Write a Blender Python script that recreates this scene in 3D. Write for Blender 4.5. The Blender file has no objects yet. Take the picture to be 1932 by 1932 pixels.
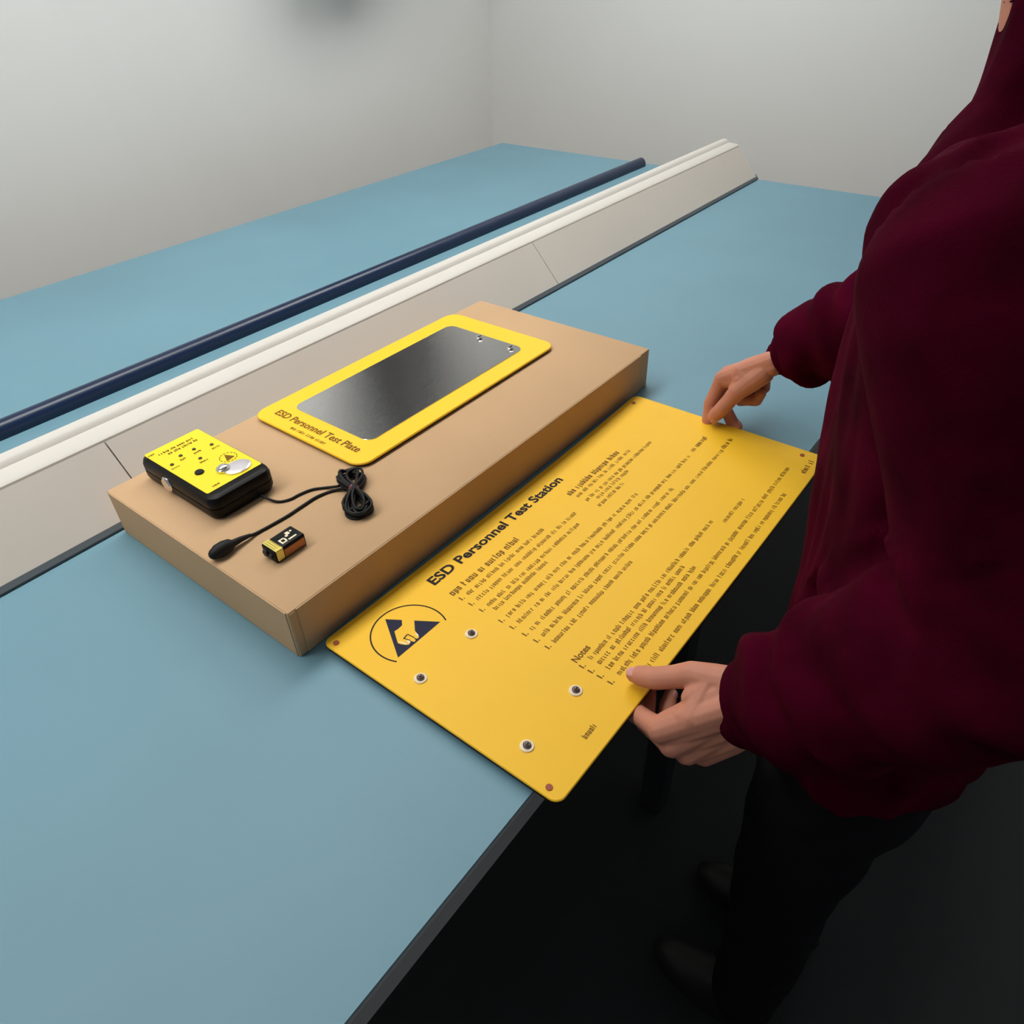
import bpy, bmesh, math, random
from mathutils import Vector, Matrix, noise
random.seed(7)
SC = bpy.context.scene
COL = SC.collection
U = 0.07            # one building unit = 7 cm (height of the cardboard box)
Z0 = 0.90           # bench height above the floor
FLOOR = -Z0 / U
CEIL = 24.3

def W(p):
    return Vector((p[0] * U, p[1] * U, p[2] * U + Z0))

# ---------------------------------------------------------------- camera, world, lights, exposure
cam_d = bpy.data.cameras.new('camera')
cam = bpy.data.objects.new('camera', cam_d); COL.objects.link(cam)
cam_d.sensor_width = 36.0; cam_d.sensor_fit = 'HORIZONTAL'
cam_d.lens = 1374.45 / 1932 * 36.0
cam_d.clip_start = 0.02; cam_d.clip_end = 60
_r = Vector((0.615, -0.788, -0.029)).normalized()
_f = Vector((0.607, 0.497, -0.620)); _f = (_f - _r * _f.dot(_r)).normalized()
_u = _r.cross(_f)
_p = W((-3.8874, -7.7197, 9.0852))
cam.matrix_world = Matrix(((_r.x, _u.x, -_f.x, _p.x), (_r.y, _u.y, -_f.y, _p.y), (_r.z, _u.z, -_f.z, _p.z), (0, 0, 0, 1)))
SC.camera = cam

world = bpy.data.worlds.new('room_light'); SC.world = world; world.use_nodes = True
bg = world.node_tree.nodes['Background']
bg.inputs[0].default_value = (0.92, 0.96, 1.0, 1); bg.inputs[1].default_value = 0.25
PANEL_STRENGTH = 9.2
SC.view_settings.view_transform = 'Standard'
SC.view_settings.look = 'None'
SC.view_settings.exposure = 0.0
SC.view_settings.gamma = 1.0
SC.view_settings.use_curve_mapping = False

# ---------------------------------------------------------------- materials
def lin(r, g, b):
    f = lambda c: (c / 255 / 12.92) if c / 255 <= 0.04045 else ((c / 255 + 0.055) / 1.055) ** 2.4
    return (f(r), f(g), f(b), 1)

def mat(name, rgb, rough=0.6, metal=0.0, var=0.06, scale=6.0, bump=0.0, bscale=200.0, emit=0.0, spec=0.5, stretch=(1, 1, 1), sss=0.0, sheen=0.0):
    m = bpy.data.materials.new(name); m.use_nodes = True
    nt = m.node_tree; b = nt.nodes['Principled BSDF']
    b.inputs['Roughness'].default_value = rough
    b.inputs['Metallic'].default_value = metal
    b.inputs['Specular IOR Level'].default_value = spec
    if sheen:
        b.inputs['Sheen Weight'].default_value = sheen
        b.inputs['Sheen Tint'].default_value = lin(*rgb)
    if sss:
        b.inputs['Subsurface Weight'].default_value = sss
        b.inputs['Subsurface Radius'].default_value = (0.008, 0.003, 0.0015)
        b.inputs['Subsurface Scale'].default_value = 0.6
    tc = nt.nodes.new('ShaderNodeTexCoord'); mp = nt.nodes.new('ShaderNodeMapping')
    mp.inputs['Scale'].default_value = stretch
    nt.links.new(tc.outputs['Object'], mp.inputs['Vector'])
    n = nt.nodes.new('ShaderNodeTexNoise'); n.inputs['Scale'].default_value = scale; n.inputs['Detail'].default_value = 5
    nt.links.new(mp.outputs[0], n.inputs['Vector'])
    cr = nt.nodes.new('ShaderNodeValToRGB')
    c = lin(*rgb)
    cr.color_ramp.elements[0].position = 0.3; cr.color_ramp.elements[1].position = 0.7
    cr.color_ramp.elements[0].color = tuple(min(1, x * (1 - var)) for x in c[:3]) + (1,)
    cr.color_ramp.elements[1].color = tuple(min(1, x * (1 + var)) for x in c[:3]) + (1,)
    nt.links.new(n.outputs['Fac'], cr.inputs['Fac'])
    nt.links.new(cr.outputs['Color'], b.inputs['Base Color'])
    if bump:
        n2 = nt.nodes.new('ShaderNodeTexNoise'); n2.inputs['Scale'].default_value = bscale; n2.inputs['Detail'].default_value = 3
        nt.links.new(mp.outputs[0], n2.inputs['Vector'])
        bp = nt.nodes.new('ShaderNodeBump'); bp.inputs['Strength'].default_value = bump; bp.inputs['Distance'].default_value = 0.001
        nt.links.new(n2.outputs['Fac'], bp.inputs['Height']); nt.links.new(bp.outputs[0], b.inputs['Normal'])
    if emit:
        b.inputs['Emission Color'].default_value = (1.0, 0.97, 0.92, 1); b.inputs['Emission Strength'].default_value = emit
    return m

M = {
 'mat':     mat('blue_mat', (104, 145, 162), 0.55, var=0.05, scale=2.5, bump=0.05, bscale=900),
 'card':    mat('corrugated_card', (194, 160, 124), 0.85, var=0.05, scale=5, bump=0.12, bscale=140, spec=0.2),
 'yellow':  mat('yellow_sheet', (242, 190, 38), 0.5, var=0.035, scale=3, spec=0.3),
 'yellow_frame': mat('yellow_frame_sheet', (250, 200, 40), 0.5, var=0.03, scale=3, spec=0.35),
 'label_yellow': mat('lemon_label', (240, 218, 40), 0.45, var=0.02, spec=0.35),
 'print':   mat('black_print', (26, 18, 22), 0.6, var=0.1, spec=0.2),
 'print_brown': mat('fine_dark_print', (120, 82, 16), 0.6, var=0.15, spec=0.2),
 'navy_print': mat('navy_print', (22, 24, 52), 0.55, var=0.1, spec=0.2),
 'pale_print': mat('pale_print', (238, 224, 196), 0.55, var=0.03, spec=0.2),
 'steel':   mat('brushed_steel', (236, 233, 232), 0.13, 1.0, var=0.05, scale=30, bump=0.08, bscale=120, stretch=(1, 40, 1)),
 'chrome':  mat('bright_metal', (225, 222, 222), 0.22, 1.0, var=0.02),
 'dark_screw': mat('dark_screw_metal', (120, 108, 110), 0.35, 0.8, var=0.05),
 'pad_metal': mat('satin_touch_metal', (232, 226, 232), 0.38, 0.75, var=0.02),
 'black':   mat('black_plastic', (12, 11, 13), 0.4, var=0.1, scale=20, bump=0.05, bscale=700, spec=0.16),
 'rubber':  mat('black_rubber', (13, 12, 13), 0.6, var=0.1, spec=0.3),
 'trunk':   mat('beige_plastic', (202, 194, 185), 0.55, var=0.025, scale=3),
 'white':   mat('white_plastic', (206, 202, 196), 0.5, var=0.02, scale=3),
 'grey':    mat('dark_grey_strip', (84, 92, 98), 0.6, var=0.06),
 'navy':    mat('navy_gloss_rail', (10, 34, 66), 0.3, var=0.08, scale=5),
 'top':     mat('grey_laminate', (150, 152, 152), 0.5, var=0.04),
 'frame':   mat('dark_steel_frame', (42, 44, 48), 0.5, 0.4, var=0.05),
 'wall':    mat('white_wall', (226, 226, 224), 0.85, var=0.015, scale=2),
 'ceil':    mat('white_ceiling', (235, 235, 232), 0.9, var=0.015, scale=2),
 'floor':   mat('dark_vinyl_floor', (26, 28, 31), 0.7, var=0.12, scale=14),
 'cupboard': mat('added_cupboard_charcoal', (40, 40, 42), 0.6, var=0.04),
 'gold':    mat('gold_wrap', (238, 220, 112), 0.3, 0.45, var=0.05),
 'copper':  mat('copper_wrap', (168, 112, 70), 0.38, 0.75, var=0.06),
 'tie':     mat('pink_tie', (150, 72, 84), 0.55, var=0.1),
 'amber':   mat('red_brown_eyelet', (150, 62, 14), 0.5, var=0.05),
 'skin':    mat('skin', (190, 128, 106), 0.55, var=0.10, scale=22, bump=0.15, bscale=500, sss=0.12, spec=0.3),
 'nail':    mat('fingernail', (206, 150, 146), 0.35, var=0.03),
 'sweater': mat('maroon_fleece', (60, 2, 23), 0.95, var=0.38, scale=16, bump=0.5, bscale=420, spec=0.03),
 'trousers': mat('black_trousers', (18, 18, 22), 0.9, var=0.15, scale=30, spec=0.1),
 'shoe':    mat('black_shoe', (16, 15, 15), 0.5, var=0.1),
 'hair':    mat('dark_brown_hair', (38, 26, 20), 0.6, var=0.3, scale=60, bump=0.6, bscale=200),
 'eye':     mat('eye_white', (226, 222, 216), 0.25, var=0.01),
 'iris':    mat('dark_iris', (42, 30, 22), 0.25, var=0.05),
 'lip':     mat('lips', (168, 96, 88), 0.5, var=0.05),
 'lamp':    mat('lamp_diffuser', (250, 250, 248), 0.6, emit=PANEL_STRENGTH),
 'led':     mat('dark_indicator', (70, 60, 20), 0.3, var=0.1),
}

# ---------------------------------------------------------------- mesh builder (coordinates in building units)
def frames(pts):
    """parallel transport frames along a polyline"""
    ts = []
    for i in range(len(pts)):
        a = pts[max(0, i - 1)]; b = pts[min(len(pts) - 1, i + 1)]
        ts.append((b - a).normalized())
    ref = Vector((0, 0, 1)) if abs(ts[0].z) < 0.9 else Vector((1, 0, 0))
    n = (ref - ts[0] * ref.dot(ts[0])).normalized(); out = []
    for t in ts:
        n = (n - t * n.dot(t)).normalized()
        out.append((n, t.cross(n)))
    return ts, out

class MB:
    def __init__(s): s.bm = bmesh.new()
    def ring(s, pts): return [s.bm.verts.new(p) for p in pts]
    def bridge(s, a, b):
        n = len(a)
        for i in range(n): s.bm.faces.new((a[i], a[(i + 1) % n], b[(i + 1) % n], b[i]))
    def box(s, a, b, bev=0.0, seg=2):
        x0, y0, z0 = a; x1, y1, z1 = b
        v = [s.bm.verts.new(p) for p in ((x0, y0, z0), (x1, y0, z0), (x1, y1, z0), (x0, y1, z0), (x0, y0, z1), (x1, y0, z1), (x1, y1, z1), (x0, y1, z1))]
        fs = [s.bm.faces.new([v[i] for i in q]) for q in ((3, 2, 1, 0), (4, 5, 6, 7), (0, 1, 5, 4), (1, 2, 6, 5), (2, 3, 7, 6), (3, 0, 4, 7))]
        if bev:
            es = list({e for f in fs for e in f.edges})
            bmesh.ops.bevel(s.bm, geom=es, offset=bev, segments=seg, affect='EDGES', profile=0.5)
        return s
    def prism(s, poly, z0, z1, bev=0.0):
        """flat polygon in xy, extruded from z0 to z1, optional chamfer at the top"""
        a = s.ring([(x, y, z0) for x, y in poly]); n = len(poly)
        if bev:
            cx = sum(p[0] for p in poly) / n; cy = sum(p[1] for p in poly) / n
            b = s.ring([(x, y, z1 - bev) for x, y in poly]); s.bridge(a, b)
            c = s.ring([(x - math.copysign(min(bev, abs(x - cx)), x - cx), y - math.copysign(min(bev, abs(y - cy)), y - cy), z1) for x, y in poly]); s.bridge(b, c)
        else:
            c = s.ring([(x, y, z1) for x, y in poly]); s.bridge(a, c)
        s.bm.faces.new(c); s.bm.faces.new(list(reversed(a)))
        return s
    def extrude_x(s, prof, x0, x1):
        """profile in (y,z), counter-clockwise seen from -x or not: normals are recalculated"""
        a = s.ring([(x0, y, z) for y, z in prof]); b = s.ring([(x1, y, z) for y, z in prof])
        s.bridge(a, b); s.bm.faces.new(list(reversed(a))); s.bm.faces.new(b)
        return s
    def tube(s, pts, rad, n=10, cap=True, flat=None):
        pts = [Vector(p) for p in pts]
        if not isinstance(rad, (list, tuple)): rad = [rad] * len(pts)
        ts, fr = frames(pts)
        P = list(zip(pts, rad, ts, fr))
        if cap:                                             # hemispherical ends
            hs = []
            for k in (0.15, 0.45, 0.8):
                a = k * math.pi / 2
                hs.append((math.sin(a), math.cos(a)))
            p, r, t, f_ = P[0]
            pre = [(p - t * r * c, r * sn, t, f_) for sn, c in hs]
            p, r, t, f_ = P[-1]
            post = [(p + t * r * c, r * sn, t, f_) for sn, c in reversed(hs)]
            P = pre + P + post
        prev = first = None
        for p, r, t, (u, v) in P:
            c = s.ring([p + u * (r * math.cos(2 * math.pi * i / n)) + v * (r * math.sin(2 * math.pi * i / n)) for i in range(n)])
            if prev: s.bridge(prev, c)
            else: first = c
            prev = c
        s.bm.faces.new(list(reversed(first))); s.bm.faces.new(prev)
        return s
    def loft(s, rings, n=28, power=2.0):
        """rings: (x, y, z, rx, ry) ellipses lying level"""
        prev = first = None
        for x, y, z, rx, ry in rings:
            pts = []
            for i in range(n):
                a = 2 * math.pi * i / n; c, d = math.cos(a), math.sin(a)
                e = 2.0 / power
                pts.append((x + rx * math.copysign(abs(c) ** e, c), y + ry * math.copysign(abs(d) ** e, d), z))
            c = s.ring(pts)
            if prev: s.bridge(prev, c)
            else: first = c
            prev = c
        s.bm.faces.new(list(reversed(first))); s.bm.faces.new(prev)
        return s
    def ball(s, c, r, nu=16, nv=10, rot=None):
        """ellipsoid with radii r (rx, ry, rz)"""
        if not isinstance(r, (tuple, list)): r = (r, r, r)
        m = Matrix.Translation(Vector(c)) @ (rot.to_4x4() if rot else Matrix.Identity(4)) @ Matrix.Diagonal((r[0], r[1], r[2], 1))
        bmesh.ops.create_uvsphere(s.bm, u_segments=nu, v_segments=nv, radius=1.0, matrix=m)
        return s
    def cyl(s, c, r, h, n=24, axis=(0, 0, 1), bev=0.0):
        """cylinder standing on c along axis, with a chamfered far rim"""
        ax = Vector(axis).normalized(); ref = Vector((0, 0, 1)) if abs(ax.z) < 0.9 else Vector((1, 0, 0))
        u = (ref - ax * ref.dot(ax)).normalized(); v = ax.cross(u); c = Vector(c)
        prof = [(r, 0), (r, h - bev), (r - bev, h)] if bev else [(r, 0), (r, h)]
        prev = first = None
        for rr, hh in prof:
            k = s.ring([c + ax * hh + u * rr * math.cos(2 * math.pi * i / n) + v * rr * math.sin(2 * math.pi * i / n) for i in range(n)])
            if prev: s.bridge(prev, k)
            else: first = k
            prev = k
        s.bm.faces.new(list(reversed(first))); s.bm.faces.new(prev)
        return s

BASE = {}
def finish(o, parent, base):
    COL.objects.link(o)
    if parent is not None:
        o.parent = parent; BASE[o.name] = base
    else:
        o.location = W(base); BASE[o.name] = base

def part(name, mb, m, parent=None, base=None, smooth=False, angle=40):
    base = base if base is not None else (BASE[parent.name] if parent else (0, 0, 0))
    bmesh.ops.recalc_face_normals(mb.bm, faces=mb.bm.faces)
    bv = Vector(base)
    for v in mb.bm.verts: v.co = (v.co - bv) * U
    me = bpy.data.meshes.new(name); mb.bm.to_mesh(me); mb.bm.free()
    me.materials.append(m)
    if smooth:
        me.shade_smooth()
        if angle: me.set_sharp_from_angle(angle=math.radians(angle))
    o = bpy.data.objects.new(name, me); finish(o, parent, base)
    return o

def thing(name, label, cat, base, group=None):
    o = bpy.data.objects.new(name, None); o.empty_display_size = 0.05
    COL.objects.link(o); o.location = W(base); BASE[o.name] = base
    o['label'] = label; o['category'] = cat
    if group: o['group'] = group
    return o

def tag(o, label, cat, group=None):
    o['label'] = label; o['category'] = cat
    if group: o['group'] = group
    return o

def struct(name, mb, m):
    o = part(name, mb, m); o['kind'] = 'structure'; return o

def rrect(x0, y0, x1, y1, r, n=6):
    pts = []
    for cx, cy, a0 in ((x1 - r, y0 + r, -90), (x1 - r, y1 - r, 0), (x0 + r, y1 - r, 90), (x0 + r, y0 + r, 180)):
        for i in range(n + 1):
            a = math.radians(a0 + 90 * i / n); pts.append((cx + r * math.cos(a), cy + r * math.sin(a)))
    return pts

def text_into(mb, s, org, du, dv, width, height, bold=0.0, lift=0.004):
    """real letters laid flat: org = baseline start, du = reading direction, dv = letter-up direction"""
    cu = bpy.data.curves.new('t', 'FONT'); cu.body = s; cu.size = 1.0; cu.offset = bold; cu.resolution_u = 3
    o = bpy.data.objects.new('t', cu); COL.objects.link(o)
    dg = bpy.context.evaluated_depsgraph_get(); dg.update()
    me = bpy.data.meshes.new_from_object(o.evaluated_get(dg))
    bpy.data.objects.remove(o)
    xs = [v.co.x for v in me.vertices]; ys = [v.co.y for v in me.vertices]
    x0, sx = min(xs), width / (max(xs) - min(xs)); sy = height / 0.729
    du = Vector(du); dv = Vector(dv); org = Vector(org); nn = du.cross(dv).normalized()
    vs = [mb.bm.verts.new(org + du * ((v.co.x - x0) * sx) + dv * (v.co.y * sy) + nn * lift) for v in me.vertices]
    for p in me.polygons:
        try: mb.bm.faces.new([vs[i] for i in p.vertices])
        except ValueError: pass
    bpy.data.meshes.remove(me)

def flat_poly(mb, pts, z):
    mb.bm.faces.new([mb.bm.verts.new((x, y, z)) for x, y in pts])

def flat_box(mb, x0, y0, x1, y1, z):
    flat_poly(mb, [(x0, y0), (x1, y0), (x1, y1), (x0, y1)], z)

def greek_line(mb, x0, x1, y, h, z, rnd, st=0.015, gap=0.05):
    """a line of print too fine to read: strokes of letters in words, along +x"""
    x = x0
    while x < x1 - 0.06:
        for _ in range(rnd.randint(2, 8)):
            if x > x1 - 0.04: break
            w = rnd.choice((0.03, 0.05, 0.05, 0.06)) * h / 0.085
            k = rnd.random()
            hh = h * (1.35 if k < 0.25 else 1.0); dn = h * 0.3 if k > 0.88 else 0
            flat_box(mb, x, y - dn, x + st, y + hh, z)
            if w > 0.035 * h / 0.085:
                if rnd.random() < 0.75: flat_box(mb, x + w - st, y, x + w, y + h, z)
                q = rnd.random()
                if q < 0.7: flat_box(mb, x + st, y + h - st, x + w - st, y + h, z)
                if q > 0.3: flat_box(mb, x + st, y, x + w - st, y + st, z)
            x += w + 0.018 * h / 0.085
        x += gap
    return x

# ================================================================= ROOM
XR, YB = 38.0, 27.0
XL, YF = -40.0, -42.0
struct('floor', MB().box((XL, YF, FLOOR - 0.5), (XR, YB, FLOOR)), M['floor'])
struct('wall_back', MB().box((XL, YB, FLOOR), (XR + 1, YB + 1, CEIL)), M['wall'])
struct('wall_right', MB().box((XR, YF, FLOOR), (XR + 1, YB, CEIL)), M['wall'])
struct('ceiling', MB().box((XL, YF, CEIL), (XR + 1, YB + 1, CEIL + 0.5)), M['ceil'])
struct('baseboard_back', MB().box((XL, YB - 0.2, FLOOR), (XR - 0.2, YB, FLOOR + 1.4)), M['white'])
struct('baseboard_right', MB().box((XR - 0.2, YF, FLOOR), (XR, YB - 0.2, FLOOR + 1.4)), M['white'])

LAMPS = (('rectangular ceiling light nearest above the cardboard box', 6, 10.5), ('rectangular ceiling light beyond the cardboard box, toward the right wall', 25, 10.5),
         ('rectangular ceiling light above the open floor at the near end of the room', -13, 10.5))
for lab, x, y in LAMPS:
    t = thing('ceiling_light', lab, 'light', (x, y, CEIL), 'ceiling light panels')
    f = MB(); w, d = 8.6, 4.3
    for a, b in (((x - w, y - d, CEIL - 0.5), (x + w, y - d + 0.25, CEIL)), ((x - w, y + d - 0.25, CEIL - 0.5), (x + w, y + d, CEIL)),
                 ((x - w, y - d + 0.25, CEIL - 0.5), (x - w + 0.25, y + d - 0.25, CEIL)), ((x + w - 0.25, y - d + 0.25, CEIL - 0.5), (x + w, y + d - 0.25, CEIL))): f.box(a, b)
    part('light_frame', f, M['white'], t)
    part('diffuser', MB().box((x - w + 0.25, y - d + 0.25, CEIL - 0.42), (x + w - 0.25, y + d - 0.25, CEIL - 0.2)), M['lamp'], t)

# unseen cupboard, added to darken the middle of the steel plate's reflection
t = thing('added_dark_cupboard', 'unseen charcoal cupboard added high on the back wall to darken the steel plate reflection', 'cupboard', (25.3, YB, 9.8))
part('carcass', MB().box((22.6, YB - 4, 9.8), (28.0, YB, 23), 0.05), M['cupboard'], t)
for i in range(2):
    d = part('added_cupboard_door', MB().box((22.65 + 2.67 * i, YB - 4.3, 9.9), (25.28 + 2.67 * i, YB - 4.0, 22.9), 0.05), M['cupboard'], t)
    hx = 24.9 if i == 0 else 25.7
    part('door_handle', MB().tube([(hx, YB - 4.3, 12.5), (hx, YB - 4.8, 12.6), (hx, YB - 4.8, 14.4), (hx, YB - 4.3, 14.5)], 0.1, 8), M['chrome'], d)

# ================================================================= BENCHES
EDGE = -4.44
def bench(label, x0, x1, y0, y1):
    t = thing('workbench', label, 'workbench', ((x0 + x1) / 2, (y0 + y1) / 2, FLOOR))
    part('worktop', MB().box((x0, y0, -0.55), (x1, y1, -0.04), 0.04), M['top'], t)
    for lx in (x0 + 0.8, (x0 + x1) / 2, x1 - 0.8):
        for ly in (y0 + 1.4, y1 - 0.8):
            part('leg', MB().box((lx - 0.35, ly - 0.35, FLOOR), (lx + 0.35, ly + 0.35, -0.55), 0.04), M['frame'], t)
    for ly in (y0 + 1.4, y1 - 0.8):
        part('rail', MB().box((x0 + 1.15, ly - 0.2, -1.5), (x1 - 1.15, ly + 0.2, -0.6)), M['frame'], t)
    return t
bench('grey topped workbench under the cardboard box and the yellow board', -14, 31, EDGE, 7.62)
bench('grey topped workbench behind the beige trunking, carrying the navy rail', -14, 31, 7.66, 20.6)
mp_ = [(-14, EDGE + 0.02), (31, EDGE + 0.02), (31, 5.5), (-14, 5.5)]
tag(part('bench_mat', MB().prism(mp_, -0.04, 0.0), M['mat'], None, (0, 0, -0.04)), 'pale blue mat covering the bench under the cardboard box', 'mat')
mp_ = [(-14, 7.72), (31, 7.72), (31, 20.55), (-14, 20.55)]
tag(part('bench_mat', MB().prism(mp_, -0.04, 0.0), M['mat'], None, (0, 10, -0.04)), 'pale blue mat under the navy rail, behind the beige trunking', 'mat')

# navy rail lying along the far mat
t = thing('edge_rail', 'navy blue rounded rail running along the far blue mat', 'rail', (8, 11.4, 0))
pf = []
for i in range(13):
    a = math.pi * i / 12
    pf.append((11.38 + 0.27 * math.cos(math.pi - a), 0.08 + 0.29 * math.sin(a)))
pf = [(11.11, 0.0)] + pf + [(11.65, 0.0)]
part('rail_body', MB().extrude_x(pf, -13.5, 30.5), M['navy'], t, smooth=True, angle=50)

# ---- sloping bench trunking with white ledge
t = thing('bench_trunking', 'beige sloping bench trunking with a white top ledge, behind the box', 'trunking', (8, 6.4, 0))
part('base_strip', MB().extrude_x([(5.52, 0.0), (5.52, 0.05), (5.66, 0.2), (5.8, 0.2), (5.8, 0.0)], -14, 31), M['grey'], t)
part('back_box', MB().extrude_x([(5.8, 0.0), (5.8, 0.12), (6.74, 1.16), (7.5, 1.16), (7.5, 0.0)], -14, 31), M['trunk'], t)
for x0, x1 in ((-14, 0.70), (0.73, 15.2), (15.23, 30.9)):
    part('front_panel', MB().extrude_x([(5.60, 0.14), (6.64, 1.28), (6.74, 1.19), (5.72, 0.06)], x0, x1), M['trunk'], t)
led = [(6.70, 1.17), (6.70, 1.30), (6.78, 1.36), (7.18, 1.38), (7.24, 1.47), (7.36, 1.52), (7.52, 1.50), (7.58, 1.40), (7.58, 0.0), (7.5, 0.0), (7.5, 1.17)]
part('top_ledge', MB().extrude_x(led, -14, 31), M['white'], t, smooth=True, angle=35)

# ================================================================= CARDBOARD BOX
BL, BW, BH = 11.14, 5.44, 1.0
t = thing('cardboard_box', 'long shallow brown cardboard box lying flat on the blue mat', 'box', (5.5, 2.7, 0))
cb = MB().box((0, 0, 0), (BL, BW, BH), 0.02, 2)
part('carton', cb, M['card'], t, smooth=True, angle=50)
part('front_flap', MB().box((0.16, -0.016, 0.015), (BL - 0.42, 0.02, BH - 0.012), 0.006), M['card'], t)
part('end_flap', MB().box((-0.016, 0.05, 0.015), (0.02, BW - 0.05, BH - 0.012), 0.006), M['card'], t)
part('corner_tuck', MB().box((0.02, -0.014, 0.03), (0.12, 0.012, BH - 0.03), 0.005), M['card'], t)

# ================================================================= FOOT TEST PLATE (yellow frame, steel inset)
t = thing('foot_test_plate', 'yellow framed plate with a brushed steel centre lying on the cardboard box', 'plate', (6.6, 3.65, BH))
part('rubber_base', MB().prism(rrect(3.34, 1.96, 9.84, 5.34, 0.3), BH, BH + 0.06), M['rubber'], t)
part('frame', MB().prism(rrect(3.30, 1.92, 9.88, 5.37, 0.32), BH + 0.06, BH + 0.105, 0.015), M['yellow_frame'], t)
part('steel_plate', MB().prism(rrect(4.02, 2.42, 9.22, 4.86, 0.22), BH + 0.105, BH + 0.122, 0.006), M['steel'], t)
for x, y in ((9.02, 3.69), (9.0, 2.68)):
    sc_ = part('screw', MB().cyl((x, y, BH + 0.122), 0.085, 0.05, 16, bev=0.02), M['chrome'], t)
    part('screw_slot', MB().box((x - 0.07, y - 0.015, BH + 0.168), (x + 0.07, y + 0.015, BH + 0.176)), M['print'], sc_)
mb = MB(); text_into(mb, 'ESD Personnel Test Plate', (3.62, 4.98, BH + 0.105), (0, -1, 0), (1, 0, 0), 2.62, 0.2, 0.022)
part('lettering', mb, M['print_brown'], t)
mb = MB(); rnd = random.Random(3)
greek_line(mb, 0, 1.1, 0, 0.07, 0, rnd)
for v in mb.bm.verts: v.co = Vector((3.42 + v.co.y, 4.2 - v.co.x, BH + 0.109))
o = part('fine_print', mb, M['print_brown'], t); o['kind'] = 'stuff'

# ================================================================= HAND-HELD TESTER UNIT
TX0, TX1, TY0, TY1, TZ = 0.68, 2.02, 2.80, 5.22, 1.50
t = thing('test_unit', 'black tester box with a lemon yellow faceplate, on the near left end of the box', 'tester', (1.35, 4.0, BH))
mb = MB()
def rr(i, z, r=0.2): return [(x, y, z) for x, y in rrect(TX0 + i, TY0 + i, TX1 - i, TY1 - i, r, 5)]
prev = None
for i, z in ((0.06, BH), (0.03, BH + 0.03), (0.0, BH + 0.12), (0.0, BH + 0.24)):
    c = mb.ring(rr(i, z))
    if prev: mb.bridge(prev, c)
    else: mb.bm.faces.new(list(reversed(c)))
    prev = c
mb.bm.faces.new(prev)
part('case_base', mb, M['black'], t, smooth=True, angle=35)
mb = MB(); prev = None
for i, z in ((0.01, BH + 0.245), (0.0, BH + 0.27), (0.0, TZ - 0.12), (0.025, TZ - 0.04), (0.08, TZ - 0.008), (0.12, TZ)):
    c = mb.ring(rr(i, z))
    if prev: mb.bridge(prev, c)
    else: mb.bm.faces.new(list(reversed(c)))
    prev = c
mb.bm.faces.new(prev)
part('case_lid', mb, M['black'], t, smooth=True, angle=35)
LZ = TZ + 0.012
lab = part('faceplate', MB().prism(rrect(0.78, 3.03, 1.95, 5.13, 0.04), TZ, LZ), M['label_yellow'], t)
mb = MB()
mb.cyl((1.08, 3.73, LZ), 0.085, 0.03, 24, bev=0.01)
part('socket', mb, M['rubber'], t, smooth=True)
mb = MB()
pts = []
for i in range(40):
    a = 2 * math.pi * i / 40; pts.append((1.60 + 0.26 * math.cos(a), 3.29 + 0.21 * math.sin(a)))
mb.prism([p for p in pts], LZ, LZ + 0.035, 0.012)
part('touch_pad', mb, M['pad_metal'], t, smooth=True)
mb = MB(); mb.cyl((1.40, 3.44, LZ), 0.135, 0.06, 28, bev=0.02); mb.ball((1.40, 3.44, LZ + 0.06), (0.1, 0.1, 0.05))
part('pad_button', mb, M['chrome'], t, smooth=True)
for x, y in ((1.19, 4.52), (1.47, 4.51), (1.77, 4.37), (1.36, 4.13), (0.92, 4.38)):
    mb = MB(); mb.cyl((x, y, LZ), 0.038, 0.02, 14, bev=0.01); part('indicator_light', mb, M['led'], t, smooth=True)
mb = MB(); rnd = random.Random(11)
for y, x0, x1 in ((4.86, 0.95, 1.72), (4.74, 1.08, 1.78)): greek_line(mb, x0, x1, y, 0.055, LZ + 0.003, rnd, 0.02, 0.03)
for x, y in ((1.19, 4.36), (1.47, 4.35), (1.77, 4.2), (1.36, 3.97), (0.92, 4.22), (1.05, 3.12), (0.85, 4.98)): greek_line(mb, x - 0.09, x + 0.1, y, 0.045, LZ + 0.003, rnd, 0.016, 0.02)
o = part('fine_print', mb, M['print_brown'], lab); o['kind'] = 'stuff'
mb = MB()                                                   # small warning symbol beside the pad
for a, b, c in (((1.60, 3.62), (1.80, 3.66), (1.70, 3.86)),): flat_poly(mb, (a, b, c), LZ + 0.003)
for i in range(14):
    a0, a1 = math.pi * 2 * i / 14, math.pi * 2 * (i + 0.6) / 14
    flat_poly(mb, [(1.7 + r * math.cos(a), 3.73 + r * math.sin(a)) for r, a in ((0.15, a0), (0.17, a0), (0.17, a1), (0.15, a1))], LZ + 0.003)
part('symbol', mb, M['print_brown'], lab)
mb = MB(); mb.cyl((TX0 + 0.04, 4.30, BH + 0.24), 0.155, 0.08, 24, axis=(-1, 0, 0), bev=0.03)
part('side_stud', mb, M['chrome'], t, smooth=True)

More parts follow.
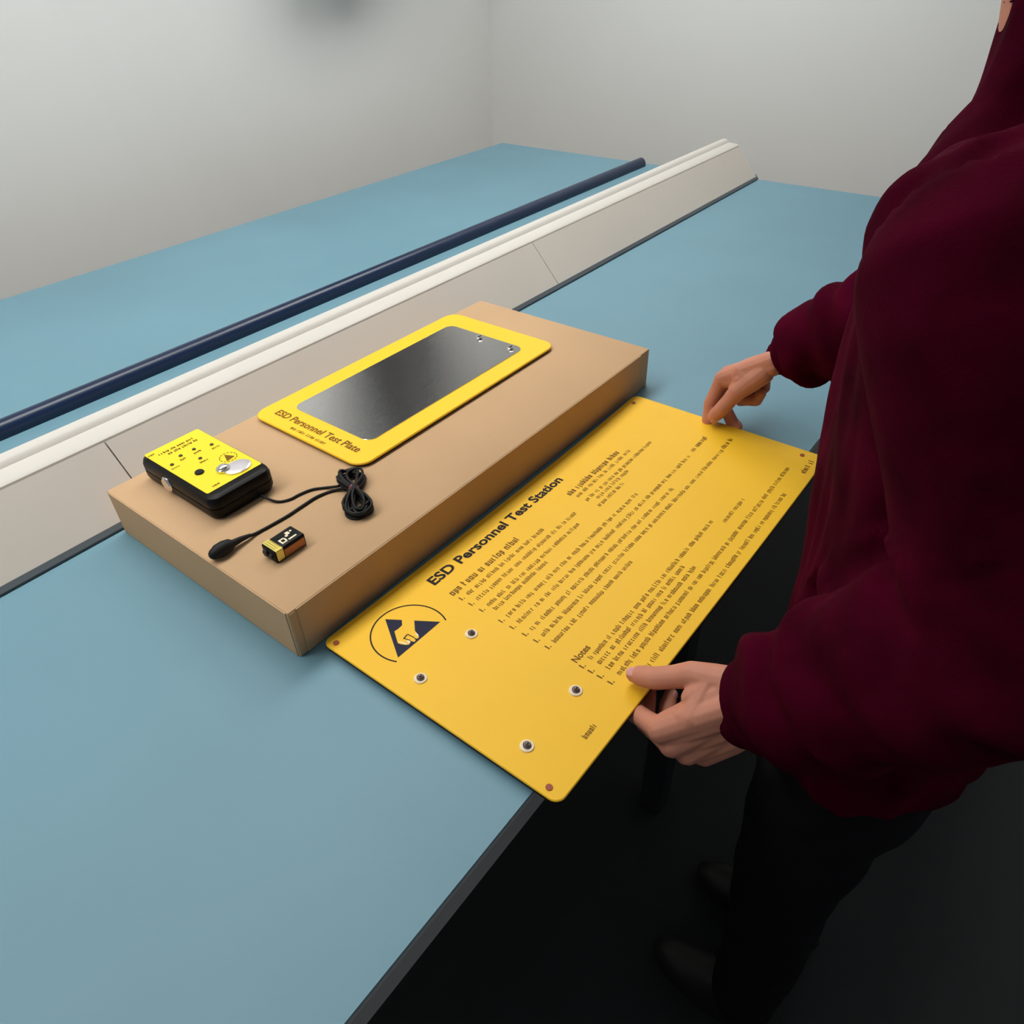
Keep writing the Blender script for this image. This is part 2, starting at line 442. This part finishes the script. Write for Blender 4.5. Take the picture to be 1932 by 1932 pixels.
# ================================================================= CORD WITH PLUG
def catmull(P, k=8):
    P = [Vector(p) for p in P]; out = []
    for i in range(len(P) - 1):
        a = P[max(0, i - 1)]; b = P[i]; c = P[i + 1]; d = P[min(len(P) - 1, i + 2)]
        for j in range(k):
            s = j / k
            out.append(0.5 * (2 * b + (c - a) * s + (2 * a - 5 * b + 4 * c - d) * s * s + (3 * b - a - 3 * c + d) * s ** 3))
    out.append(P[-1]); return out
CR = 0.026
t = thing('coiled_cord', 'thin black cord bundled in a figure eight, ending in a black plug', 'cord', (2.66, 1.36, BH))
zc = BH + CR
A, B = Vector((3.02, 1.88, 0)), Vector((2.37, 0.94, 0)); mid = (A + B) / 2; e = (A - B).normalized(); g = Vector((-e.y, e.x, 0))
rnd = random.Random(5)
coil = []
NT = 15
for k in range(NT):
    aa, bb = 0.70 + rnd.uniform(-0.16, 0.05), 0.205 + rnd.uniform(-0.13, 0.05); sh = rnd.uniform(-0.035, 0.035)
    for i in range(28):
        th = 2 * math.pi * i / 28
        zz = zc + 0.22 * k / NT * (0.55 + 0.45 * abs(math.sin(th))) + 0.02 * math.sin(3 * th + k)
        p = mid + e * (aa * math.cos(th) + sh * 0.5) + g * (bb * math.sin(2 * th) + sh)
        coil.append((p.x, p.y, max(zz, zc)))
p0 = [(1.60, 2.86, 1.12), (1.63, 2.66, 1.06), (1.72, 2.42, zc), (1.9, 2.30, zc), (2.08, 2.28, zc), (2.33, 2.21, zc), (2.52, 2.05, zc), (2.68, 1.82, zc + 0.05)]
mb = MB(); mb.tube(catmull(p0 + coil[3::3], 4), CR, 7)
part('cord', mb, M['rubber'], t, smooth=True, angle=0)
p1 = [(0.62, 1.99, 1.11), (0.78, 1.99, 1.06), (0.97, 1.985, zc), (1.5, 1.94, zc), (1.9, 1.95, zc), (2.25, 1.95, zc), (2.55, 1.85, zc), (2.7, 1.66, zc + 0.06)]
mb = MB(); mb.tube(catmull(p1, 6), CR * 1.15, 7)
part('lead', mb, M['rubber'], t, smooth=True, angle=0)
mb = MB(); mb.tube([(0.10, 2.0, 1.125), (0.17, 2.0, 1.13), (0.30, 2.0, 1.13), (0.40, 2.0, 1.12), (0.46, 1.995, 1.11), (0.62, 1.99, 1.10), (0.78, 1.985, 1.07)], [0.10, 0.125, 0.125, 0.105, 0.065, 0.05, 0.035], 16)
part('plug', mb, M['rubber'], t, smooth=True, angle=0)
mb = MB(); prev = None
tie = []
for i in range(30):
    th = 2 * math.pi * i / 10
    tie.append(mid + g * 0.075 * math.cos(th) + e * (-0.10 + 0.2 * i / 30) + Vector((0, 0, BH + 0.12 + 0.10 * math.sin(th))))
mb.tube(tie, 0.030, 7)
part('twist_tie', mb, M['tie'], t, smooth=True, angle=0)

# ================================================================= NINE VOLT BATTERY
bx0, bx1, by0, by1, bz0, bz1 = 0.64, 1.26, 1.05, 1.42, BH, BH + 0.255
t = thing('battery', 'small rectangular battery with gold and black wrapper, beside the black plug', 'battery', (0.95, 1.23, BH))
part('body', MB().box((bx0, by0, bz0), (bx1, by1, bz1), 0.025, 2), M['black'], t, smooth=True, angle=50)
part('gold_band', MB().box((bx0 + 0.02, by0 - 0.006, bz0 + 0.03), (bx0 + 0.17, by1 + 0.006, bz1 + 0.006), 0.02, 2), M['gold'], t)
mb = MB(); mb.box((bx0 + 0.175, by0 - 0.005, bz0 + 0.03), (bx1 - 0.03, by0 + 0.05, bz1 - 0.06), 0.004)
part('copper_side', mb, M['copper'], t)
for y, r in ((by0 + 0.11, 0.05), (by1 - 0.11, 0.065)):
    mb = MB(); mb.cyl((bx0 + 0.005, y, bz0 + 0.13), r, 0.045, 14, axis=(-1, 0, 0), bev=0.01); part('terminal', mb, M['frame'], t, smooth=True)
mb = MB()
for k in range(3): flat_box(mb, bx0 + 0.05 + 0.045 * k, by0 + 0.05, bx0 + 0.058 + 0.045 * k, by1 - 0.04, bz1 + 0.008)
part('band_lines', mb, M['print_brown'], t)
mb = MB()
for x0, y0, x1, y1 in ((0.86, 1.12, 0.89, 1.25), (0.89, 1.22, 0.97, 1.25), (0.89, 1.12, 0.97, 1.15), (0.95, 1.15, 0.98, 1.22), (1.01, 1.22, 1.06, 1.27), (1.00, 1.12, 1.16, 1.155), (1.05, 1.25, 1.12, 1.33), (1.14, 1.28, 1.18, 1.32)):
    flat_box(mb, x0, y0, x1, y1, bz1 + 0.003)
part('wrapper_print', mb, M['pale_print'], t)

# ================================================================= YELLOW INSTRUCTION BOARD
PZ0, PZ1 = 0.052, 0.084
PX0, PX1, PY0, PY1 = 0.335, 10.27, -4.87, -0.17
t = thing('instruction_board', 'large yellow printed instruction board held by two hands at the bench edge', 'board', (5.3, -2.5, 0))
pan = part('panel', MB().prism(rrect(PX0, PY0, PX1, PY1, 0.16), PZ0, PZ1, 0.012), M['yellow'], t)
part('backing', MB().prism(rrect(PX0, PY0, PX1, PY1, 0.16), 0.003, PZ0), M['rubber'], t)
PZ = PZ1 + 0.003
for x, y in ((0.47, -0.37), (9.92, -0.34), (0.47, -4.62), (10.05, -4.42)):
    mb = MB(); mb.cyl((x, y, PZ1), 0.05, 0.012, 14); part('eyelet', mb, M['amber'], t)
for x, y in ((0.77, -1.97), (1.95, -1.99), (2.02, -4.0), (0.80, -4.0)):
    mb = MB(); mb.cyl((x, y, PZ1), 0.105, 0.02, 20, bev=0.008); s_ = part('washer', mb, M['pale_print'], t)
    mb = MB(); mb.cyl((x, y, PZ1 + 0.02), 0.06, 0.045, 14, bev=0.02); mb.ball((x, y, PZ1 + 0.065), (0.035, 0.035, 0.03), 10, 6); part('screw', mb, M['dark_screw'], s_, smooth=True)
mb = MB(); text_into(mb, 'ESD Personnel Test Station', (2.44, -0.715, PZ1), (1, 0, 0), (0, 1, 0), 3.98, 0.215, 0.03)
part('heading', mb, M['print'], pan)
# warning emblem: open ring, triangle, reaching hand
mb = MB(); n = 56; cx, cy, R0, R1 = 1.36, -1.155, 0.625, 0.65
for i in range(n):
    a0 = math.radians(-27 + 233 * i / n); a1 = math.radians(-27 + 233 * (i + 1) / n)
    flat_poly(mb, [(cx + r * math.cos(a), cy + r * math.sin(a)) for r, a in ((R0, a0), (R1, a0), (R1, a1), (R0, a1))], PZ)
emb = part('emblem_ring', mb, M['print'], pan)
mb = MB(); flat_poly(mb, [(0.86, -1.39), (1.845, -1.395), (1.33, -0.615)], PZ); part('emblem_triangle', mb, M['navy_print'], pan)
hand = [(1.488, -0.85), (1.60, -1.03), (1.44, -1.20), (1.41, -1.30), (1.375, -1.355), (1.335, -1.355), (1.32, -1.30), (1.295, -1.36), (1.255, -1.365), (1.235, -1.30),
        (1.205, -1.325), (1.155, -1.335), (1.12, -1.29), (1.085, -1.22), (1.075, -1.17), (1.12, -1.10), (1.165, -1.03), (1.225, -0.94), (1.31, -0.95), (1.40, -0.945)]
mb = MB(); flat_poly(mb, hand, PZ + 0.002); bmesh.ops.triangulate(mb.bm, faces=mb.bm.faces); part('emblem_hand', mb, M['yellow'], pan)
mb = MB()
for q in ([(1.10, -1.15), (1.13, -1.18), (1.16, -1.30), (1.13, -1.30)], [(1.17, -1.31), (1.20, -1.24), (1.235, -1.28), (1.20, -1.325)], [(1.385, -1.27), (1.42, -1.24), (1.41, -1.31), (1.38, -1.34)]): flat_poly(mb, q, PZ + 0.004)
part('emblem_fingertips', mb, M['pale_print'], pan)
mb = MB()
for q in ([(1.19, -1.17), (1.30, -1.15), (1.31, -1.17), (1.20, -1.19)], [(1.30, -1.16), (1.318, -1.16), (1.33, -1.30), (1.315, -1.31)], [(1.20, -1.18), (1.215, -1.18), (1.25, -1.29), (1.235, -1.30)]): flat_poly(mb, q, PZ + 0.005)
part('emblem_creases', mb, M['print'], pan)
rnd = random.Random(21)
mb = MB()                                                   # bold sub-headings, too blurred to read
for x0, x1, y, h in ((2.44, 4.35, -1.16, 0.105), (6.05, 7.95, -1.15, 0.10), (8.9, 9.66, -2.46, 0.085), (9.36, 9.92, -2.96, 0.085), (9.46, 9.97, -4.71, 0.085)):
    greek_line(mb, x0, x1, y, h, PZ, rnd, 0.026, 0.06)
text_into(mb, 'Notes', (2.48, -3.71, PZ1), (1, 0, 0), (0, 1, 0), 0.40, 0.125, 0.02)
o = part('bold_print', mb, M['print_brown'], pan); o['kind'] = 'stuff'
mb = MB()
H = 0.068
for x0, x1, y in ((2.62, 4.95, -1.36), (2.62, 5.66, -1.58), (2.62, 5.4, -1.82), (2.62, 4.24, -1.97),
                  (6.1, 8.2, -1.31), (6.1, 8.74, -1.53), (6.3, 7.6, -1.67), (6.1, 7.06, -1.83),
                  (2.62, 6.95, -2.24), (2.62, 8.8, -2.48), (2.62, 7.52, -2.74), (2.62, 9.3, -2.97), (2.62, 5.1, -3.2),
                  (2.68, 7.02, -3.86), (2.68, 5.5, -4.02), (7.08, 8.0, -4.06), (2.68, 5.66, -4.19), (2.68, 9.5, -4.38), (3.0, 8.6, -4.66), (1.40, 1.80, -4.60)):
    greek_line(mb, x0, x1, y, H, PZ, rnd)
for y in (-1.36, -1.58, -1.82, -2.24, -2.48, -2.74, -2.97, -3.2, -3.86, -4.02, -4.19, -4.38):
    flat_box(mb, 2.45, y, 2.475, y + 0.1, PZ); flat_box(mb, 2.50, y, 2.522, y + 0.022, PZ)
o = part('body_print', mb, M['print_brown'], pan); o['kind'] = 'stuff'

# the sheet is lifted a little at both ends by the hands, so it sags in the middle: every piece of it bends alike
BOARD_XS = 6.3
def bend(x): return 0.085 * ((x - BOARD_XS) / (6.0 if x < BOARD_XS else 3.9)) ** 2
def bend_tree(o):
    for c in o.children:
        bm = bmesh.new(); bm.from_mesh(c.data)
        if len(bm.faces) < 60 and max(v.co.x for v in bm.verts) - min(v.co.x for v in bm.verts) > 0.3:
            for k in range(1, 24):
                bmesh.ops.bisect_plane(bm, geom=bm.verts[:] + bm.edges[:] + bm.faces[:], plane_co=((PX0 + (PX1 - PX0) * k / 24 - 5.3) * U, 0, 0), plane_no=(1, 0, 0))
        for v in bm.verts: v.co.z += bend(v.co.x / U + 5.3) * U
        bm.to_mesh(c.data); bm.free(); c.data.update()
        bend_tree(c)
bend_tree(t)

# ================================================================= PERSON
def remeshed(mb, voxel, smooth_it=3, name='tmp'):
    """closed shapes in mb -> one skin (returns bmesh in building units)"""
    bmesh.ops.recalc_face_normals(mb.bm, faces=mb.bm.faces)
    me = bpy.data.meshes.new(name); mb.bm.to_mesh(me); mb.bm.free()
    o = bpy.data.objects.new(name, me); COL.objects.link(o)
    md = o.modifiers.new('r', 'REMESH'); md.mode = 'VOXEL'; md.voxel_size = voxel
    sm = o.modifiers.new('s', 'SMOOTH'); sm.factor = 0.5; sm.iterations = smooth_it
    dg = bpy.context.evaluated_depsgraph_get(); dg.update()
    m2 = bpy.data.meshes.new_from_object(o.evaluated_get(dg))
    bpy.data.objects.remove(o); bpy.data.meshes.remove(me)
    out = MB(); out.bm.from_mesh(m2); bpy.data.meshes.remove(m2)
    return out

LEN = {'index': (0.64, 0.38, 0.28), 'middle': (0.70, 0.43, 0.29), 'ring': (0.65, 0.40, 0.29), 'little': (0.50, 0.29, 0.26)}
OFF = {'index': (1.30, 0.41), 'middle': (1.32, 0.135), 'ring': (1.25, -0.135), 'little': (1.13, -0.39)}
RAD = {'index': (0.178, 0.150, 0.136, 0.112), 'middle': (0.178, 0.152, 0.137, 0.112), 'ring': (0.17, 0.145, 0.13, 0.106), 'little': (0.152, 0.124, 0.112, 0.094)}
def make_hand(mb, side, wrist, d, s, elbow, flex, thumb, spread=None):
    """side +1 right, -1 left; d = wrist to knuckles, s = toward the thumb; flex = bends per finger; thumb = CMC, MCP, IP, tip points"""
    Wp = Vector(wrist); d = Vector(d).normalized(); s = Vector(s); s = (s - d * s.dot(d)).normalized()
    n = d.cross(s) * side                                    # back of the hand
    tips = {}
    for f in ('index', 'middle', 'ring', 'little'):
        lo, so = OFF[f]
        arch = -0.05 if f in ('index', 'little') else 0.02
        mcp = Wp + d * lo + s * so + n * arch
        root = Wp + d * 0.15 + s * so * 0.62
        mb.tube([root, Wp + d * lo * 0.55 + s * so * 0.85 - n * 0.02, mcp], [0.22, 0.22, 0.195], 12)
        mb.tube([root - n * 0.12, Wp + d * lo * 0.6 + s * so * 0.85 - n * 0.14, mcp - n * 0.08 - d * 0.1], [0.2, 0.21, 0.17], 12)
        sp = (spread or {}).get(f, 0.0)
        dd = (d + s * (so * 0.18 + sp)).normalized(); pn = (-n - dd * (-n).dot(dd)).normalized()
        p = mcp; a = 0; pts = [p]
        for L, bend in zip(LEN[f], flex[f]):
            a += math.radians(bend)
            p = p + (dd * math.cos(a) + pn * math.sin(a)) * L; pts.append(p)
        r = RAD[f]
        # fleshy joints: small swell at each knuckle, slightly waisted between
        P, Rr = [], []
        for i in range(3):
            q0, q1 = pts[i], pts[i + 1]
            P += [q0, q0.lerp(q1, 0.5)]; Rr += [r[i] * 1.03, (r[i] + r[i + 1]) / 2 * 0.955]
        P.append(pts[3] - (pts[3] - pts[2]).normalized() * r[3] * 0.8); Rr.append(r[3])
        for i in range(len(P) - 1): mb.tube([P[i], P[i + 1]], [Rr[i], Rr[i + 1]], 14)
        tips[f] = (pts, (pts[3] - pts[2]).normalized(), pn, n)
    for f, g_ in (('index', 'middle'), ('middle', 'ring'), ('ring', 'little')):      # flesh between the metacarpals
        l0, s0 = OFF[f]; l1, s1 = OFF[g_]
        mb.tube([Wp + d * 0.1 + s * (s0 + s1) * 0.3, Wp + d * (l0 + l1) * 0.25 + s * (s0 + s1) * 0.43, Wp + d * ((l0 + l1) / 2 - 0.12) + s * (s0 + s1) / 2 - n * 0.02], [0.22, 0.225, 0.185], 12)
    T = [Vector(p) for p in thumb]
    tr = (0.23, 0.185, 0.155, 0.115)
    P = [T[0], T[0].lerp(T[1], 0.5), T[1], T[1].lerp(T[2], 0.5), T[2], T[2].lerp(T[3], 0.55), T[3] - (T[3] - T[2]).normalized() * 0.1]
    Rr = [0.26, 0.24, 0.205, 0.172, 0.172, 0.158, 0.118]
    for i in range(len(P) - 1): mb.tube([P[i], P[i + 1]], [Rr[i], Rr[i + 1]], 14)
    # web between thumb and index, thenar and heel of the hand
    mcp_i = Wp + d * OFF['index'][0] + s * OFF['index'][1]
    mb.tube([T[0].lerp(T[1], 0.35), (T[1] * 0.45 + mcp_i * 0.55) - d * 0.30], [0.22, 0.17], 12)
    mb.tube([T[0], mcp_i - d * 0.40 - n * 0.05], [0.24, 0.19], 12)
    mb.tube([T[0].lerp(T[1], 0.5), mcp_i - d * 0.5], [0.22, 0.18], 12)
    mb.tube([Wp + d * 0.2 - s * 0.2 - n * 0.1, Wp + d * 0.85 - s * 0.36 - n * 0.12], [0.21, 0.17], 12)
    # wrist and forearm (flattened: two parallel tubes)
    E = Vector(elbow)
    for k in (-1, 0, 1):
        mb.tube([Wp + d * 0.25 + s * 0.17 * k, Wp + s * 0.15 * k, Wp.lerp(E, 0.14) + s * 0.15 * k, Wp.lerp(E, 0.5) + s * 0.16 * k], [0.205, 0.205, 0.21, 0.30], 14)
    return tips, T, n, d, s

SKIN_HANDS = MB()
L_WRIST, L_ELBOW = (2.84, -6.41, 0.72), (2.85, -8.60, 3.70)
R_WRIST, R_ELBOW = (10.72, -3.38, 1.90), (10.2, -5.9, 4.0)
L_SH, R_SH = (3.35, -7.2, 6.75), (8.65, -7.2, 6.75)
hl = make_hand(SKIN_HANDS, -1, L_WRIST, (-0.46, 0.60, -0.66), (-0.30, 0.49, 0.80), L_ELBOW,
    {'index': (52, 42, 4), 'middle': (56, 46, 6), 'ring': (60, 48, 8), 'little': (64, 50, 8)},
    [(2.93, -6.02, 0.86), (2.84, -5.42, 0.73), (2.69, -4.95, 0.46), (2.67, -4.51, 0.262)])
hr = make_hand(SKIN_HANDS, 1, R_WRIST, (0.05, 0.82, -0.57), (-0.90, 0.05, 0.25), R_ELBOW,
    {'index': (44, 18, 10), 'middle': (62, 40, 22), 'ring': (80, 84, 48), 'little': (90, 94, 55)},
    [(10.42, -3.10, 1.58), (10.18, -2.72, 1.12), (10.06, -2.50, 0.68), (10.04, -2.27, 0.29)])
hands = remeshed(SKIN_HANDS, 0.021, 4)

person = thing('person', 'person in a maroon fleece and black trousers holding both ends of the yellow board', 'person', (6.0, -7.5, FLOOR))
core = MB()
HX, HY, HZ = 6.0, -6.55, 10.4                                # head centre, bent a little forward
core.loft([(6, -7.5, -1.2, 2.2, 1.35), (6, -7.45, 1.5, 2.0, 1.25), (6, -7.4, 4, 2.2, 1.3), (6, -7.3, 6, 2.4, 1.2), (6, -7.2, 7, 2.1, 0.9), (6, -7.1, 7.5, 1.0, 0.7)], 24)
core.tube([(6, -7.1, 7.2), (6, -6.95, 8.2), (6, -6.75, 9.3)], [0.85, 0.78, 0.78], 16)
core.ball((HX, HY, HZ + 0.25), (1.08, 1.32, 1.3), 24, 16)
core.ball((HX, HY + 0.45, HZ - 0.75), (0.82, 0.82, 0.9), 20, 14)
core.ball((HX, HY + 0.95, HZ - 1.25), (0.42, 0.38, 0.32), 14, 10)            # chin
core.tube([(HX, HY + 1.22, HZ + 0.15), (HX, HY + 1.45, HZ - 0.3), (HX, HY + 1.5, HZ - 0.42)], [0.13, 0.19, 0.22], 12)   # nose
for k in (-1, 1):
    core.ball((HX + 0.12 * k, HY + 1.36, HZ - 0.42), (0.13, 0.14, 0.1), 10, 8)
    core.ball((HX + 1.08 * k, HY - 0.05, HZ - 0.1), (0.12, 0.3, 0.46), 12, 10)   # ears
    core.tube([(HX + 0.2 * k, HY + 1.2, HZ + 0.42), (HX + 0.75 * k, HY + 1.0, HZ + 0.42)], 0.14, 10)   # brow
    core.ball((HX + 0.58 * k, HY + 0.85, HZ - 0.5), (0.38, 0.35, 0.3), 12, 8)    # cheek
for sh, el, wr in ((L_SH, L_ELBOW, L_WRIST), (R_SH, R_ELBOW, R_WRIST)):
    core.tube([Vector(sh).lerp(Vector((6, -7.2, 6.6)), 0.4), sh, Vector(sh).lerp(Vector(el), 0.5), el], [0.6, 0.62, 0.58, 0.46], 16)
    core.tube([el, Vector(el).lerp(Vector(wr), 0.35), Vector(el).lerp(Vector(wr), 0.7)], [0.46, 0.44, 0.33], 16)
for k in (-1, 1):
    core.tube([(6 + 1.15 * k, -7.5, -1.0), (6 + 1.25 * k, -7.35, -6.0), (6 + 1.25 * k, -7.6, -11.6)], [1.05, 0.72, 0.45], 16)
    core.tube([(6 + 1.25 * k, -7.6, -11.9), (6 + 1.3 * k, -6.6, FLOOR + 0.5)], [0.5, 0.4], 12)
core = remeshed(core, 0.09, 4)
# one mesh for the body: the finely meshed hands and wrists run on into the forearms inside the sleeves
tmp = bpy.data.meshes.new('tmp'); hands.bm.to_mesh(tmp); hands.bm.free(); core.bm.from_mesh(tmp); bpy.data.meshes.remove(tmp)
body = part('body', core, M['skin'], person, smooth=True, angle=0)
def nail(pos, nrm, along, r):
    a = Vector(along).normalized(); n_ = Vector(nrm); n_ = (n_ - a * n_.dot(a)).normalized(); sd = a.cross(n_)
    rot = Matrix((a, sd, n_)).transposed()
    mb = MB(); mb.ball(pos, (r, r * 0.72, r * 0.22), 14, 8, rot)
    part('fingernail', mb, M['nail'], body, smooth=True, angle=0)
for tips, T, n_, d_, s_ in (hl, hr):
    al = (T[3] - T[2]).normalized()
    up = Vector((-0.35, -0.25, 0.9)) if tips is hl[0] else Vector((-0.5, -0.75, 0.45))
    up = (up - al * up.dot(al)).normalized()
    nail(T[3] - al * 0.14 + up * 0.118, up, al, 0.11)
    for f in ('index', 'middle', 'ring', 'little'):
        pts, al, pn, nb = tips[f]
        u_ = (-pn); u_ = (nb - al * nb.dot(al)).normalized() if abs(nb.dot(al)) < 0.9 else (-pts[1] + pts[2]).normalized()
        u_ = (u_ - al * u_.dot(al)).normalized()
        nail(pts[3] - al * 0.12 + u_ * RAD[f][3] * 0.94, u_, al, 0.08)
for k in (-1, 1):
    mb = MB(); mb.ball((HX + 0.42 * k, HY + 0.97, HZ + 0.12), 0.18, 16, 10); e_ = part('eye', mb, M['eye'], person, smooth=True, angle=0)
    mb = MB(); mb.ball((HX + 0.42 * k, HY + 1.115, HZ + 0.06), (0.09, 0.045, 0.09), 12, 8); part('iris', mb, M['iris'], e_, smooth=True, angle=0)
    mb = MB(); mb.tube([(HX + 0.2 * k, HY + 1.30, HZ + 0.46), (HX + 0.45 * k, HY + 1.24, HZ + 0.52), (HX + 0.76 * k, HY + 1.04, HZ + 0.44)], [0.05, 0.06, 0.03], 8); part('eyebrow', mb, M['hair'], person, smooth=True, angle=0)
mb = MB(); mb.tube([(HX - 0.34, HY + 1.18, HZ - 0.86), (HX, HY + 1.31, HZ - 0.84), (HX + 0.34, HY + 1.18, HZ - 0.86)], [0.05, 0.085, 0.05], 10)
mb.tube([(HX - 0.3, HY + 1.16, HZ - 0.94), (HX, HY + 1.28, HZ - 0.97), (HX + 0.3, HY + 1.16, HZ - 0.94)], [0.05, 0.09, 0.05], 10)
part('mouth', mb, M['lip'], person, smooth=True, angle=0)
mb = MB()
mb.ball((HX, HY - 0.12, HZ + 0.5), (1.18, 1.36, 1.22), 24, 16); mb.ball((HX, HY - 0.6, HZ - 0.1), (1.1, 0.95, 1.1), 20, 12)
hair = remeshed(mb, 0.06, 3)
for v in hair.bm.verts:
    v.co += Vector((noise.noise(v.co * 3.0), noise.noise(v.co * 3.0 + Vector((9, 0, 0))), noise.noise(v.co * 3.0 + Vector((0, 9, 0))))) * 0.07
part('hair', hair, M['hair'], person, smooth=True, angle=0)

# fleece: torso, sleeves and cuffs grown as one skin, then creased
sw = MB()
sw.loft([(6, -7.62, -1.5, 2.62, 1.68), (6, -7.62, -1.2, 2.72, 1.78), (6, -7.60, 0.0, 2.75, 1.75), (6, -7.52, 2.5, 2.82, 1.80), (6, -7.42, 4.0, 2.88, 1.80), (6, -7.30, 5.6, 2.95, 1.74),
         (6, -7.2, 6.6, 2.85, 1.45), (6, -7.12, 7.2, 2.3, 1.15), (6, -7.05, 7.7, 1.3, 1.0), (6, -6.98, 8.3, 1.0, 0.95), (6, -6.95, 8.6, 0.98, 0.93)], 40)
def sleeve(sh, el, wr, rs):
    sh, el, wr = Vector(sh), Vector(el), Vector(wr)
    d1 = (el - wr).normalized()
    pts = [sh.lerp(Vector((6, -7.2, 6.6)), 0.35), sh, sh.lerp(el, 0.5), sh.lerp(el, 0.85), el + (el - (sh + wr) / 2).normalized() * 0.12, el.lerp(wr, 0.18), el.lerp(wr, 0.45), el.lerp(wr, 0.72), el.lerp(wr, 0.86), el.lerp(wr, 0.94)]
    sw.tube(catmull(pts, 4), [x for i in range(len(rs) - 1) for x in (rs[i], rs[i] * 0.75 + rs[i + 1] * 0.25, (rs[i] + rs[i + 1]) / 2, rs[i] * 0.25 + rs[i + 1] * 0.75)] + [rs[-1]], 24)
    return d1
sleeve(L_SH, L_ELBOW, (2.82, -6.38, 0.80), (1.1, 1.15, 1.1, 1.1, 1.12, 1.15, 1.08, 0.95, 0.86, 0.70))
sleeve(R_SH, R_ELBOW, (10.70, -3.46, 1.96), (1.1, 1.15, 1.05, 1.0, 1.0, 1.0, 0.98, 0.88, 0.78, 0.52))
sw = remeshed(sw, 0.085, 4)
bmesh.ops.recalc_face_normals(sw.bm, faces=sw.bm.faces); sw.bm.normal_update()
lw, le, rw, re_ = (Vector(q) for q in ((2.82, -6.38, 0.80), L_ELBOW, (10.70, -3.46, 1.96), R_ELBOW))
for v in sw.bm.verts:
    p = v.co; k = 0.0
    if 3.0 < p.x < 9.0:                                       # hanging folds on the body of the fleece
        k -= 0.10
        k += 0.20 * noise.noise(Vector((p.x * 1.3, p.y * 1.3, p.z * 0.2))) + 0.10 * noise.noise(Vector((p.x * 2.6 + 5, p.y * 2.6, p.z * 0.5)))
    for a, b in ((le, lw), (re_, rw)):                         # rings of creases along the forearms
        ax = b - a; h = (p - a).dot(ax) / ax.length_squared
        if -0.2 < h < 1.1 and (p - a - ax * h).length < 1.5:
            k += 0.10 * math.sin(h * 24 + 3.2 * noise.noise(p * 0.9)) * (0.35 + 0.65 * max(0, h)) + 0.08 * noise.noise(p * 1.5)
    v.co = p + v.normal * k
flc = part('fleece', sw, M['sweater'], person, smooth=True, angle=0)
for el, wr, r in ((L_ELBOW, (2.82, -6.38, 0.80), 0.60), (R_ELBOW, (10.70, -3.46, 1.96), 0.48)):
    a = Vector(el).lerp(Vector(wr), 0.93); b = Vector(el).lerp(Vector(wr), 1.01)
    mb = MB(); q = (b - a)
    ring_ = [(0.0, 0.9), (0.0, 1.08), (0.35, 1.14), (0.75, 1.12), (1.0, 1.02), (1.0, 0.86), (0.6, 0.82)]
    ts, fr = frames([a, b]); u_, v_ = fr[0]; rings = []
    for h, k in ring_:
        rings.append(mb.ring([a + q * h + (u_ * math.cos(2 * math.pi * i / 36) + v_ * math.sin(2 * math.pi * i / 36)) * r * k for i in range(36)]))
    for i in range(len(rings)): mb.bridge(rings[i], rings[(i + 1) % len(rings)])
    part('cuff', mb, M['sweater'], flc, smooth=True, angle=0)
tr_ = MB()
tr_.loft([(6, -7.55, -3.2, 2.3, 1.5), (6, -7.55, -1.6, 2.45, 1.6), (6, -7.55, -0.2, 2.3, 1.5)], 32)
for k in (-1, 1):
    tr_.tube([(6 + 1.15 * k, -7.5, -2.2), (6 + 1.2 * k, -7.4, -6.0), (6 + 1.25 * k, -7.6, -9.0), (6 + 1.25 * k, -7.6, -12.0)], [1.25, 1.02, 0.88, 0.80], 24)
tr_ = remeshed(tr_, 0.11, 3); tr_.bm.normal_update()
for v in tr_.bm.verts: v.co += v.normal * 0.07 * noise.noise(v.co * 1.2)
part('trousers', tr_, M['trousers'], person, smooth=True, angle=0)
for k in (-1, 1):
    x = 6 + 1.3 * k
    mb = MB(); mb.loft([(x, -6.95, FLOOR, 0.62, 1.75), (x, -6.95, FLOOR + 0.3, 0.66, 1.8), (x, -7.1, FLOOR + 0.75, 0.6, 1.5), (x, -7.45, FLOOR + 1.2, 0.52, 0.8), (x, -7.55, FLOOR + 1.5, 0.5, 0.62)], 24)
    part('shoe', mb, M['shoe'], person, smooth=True, angle=60)
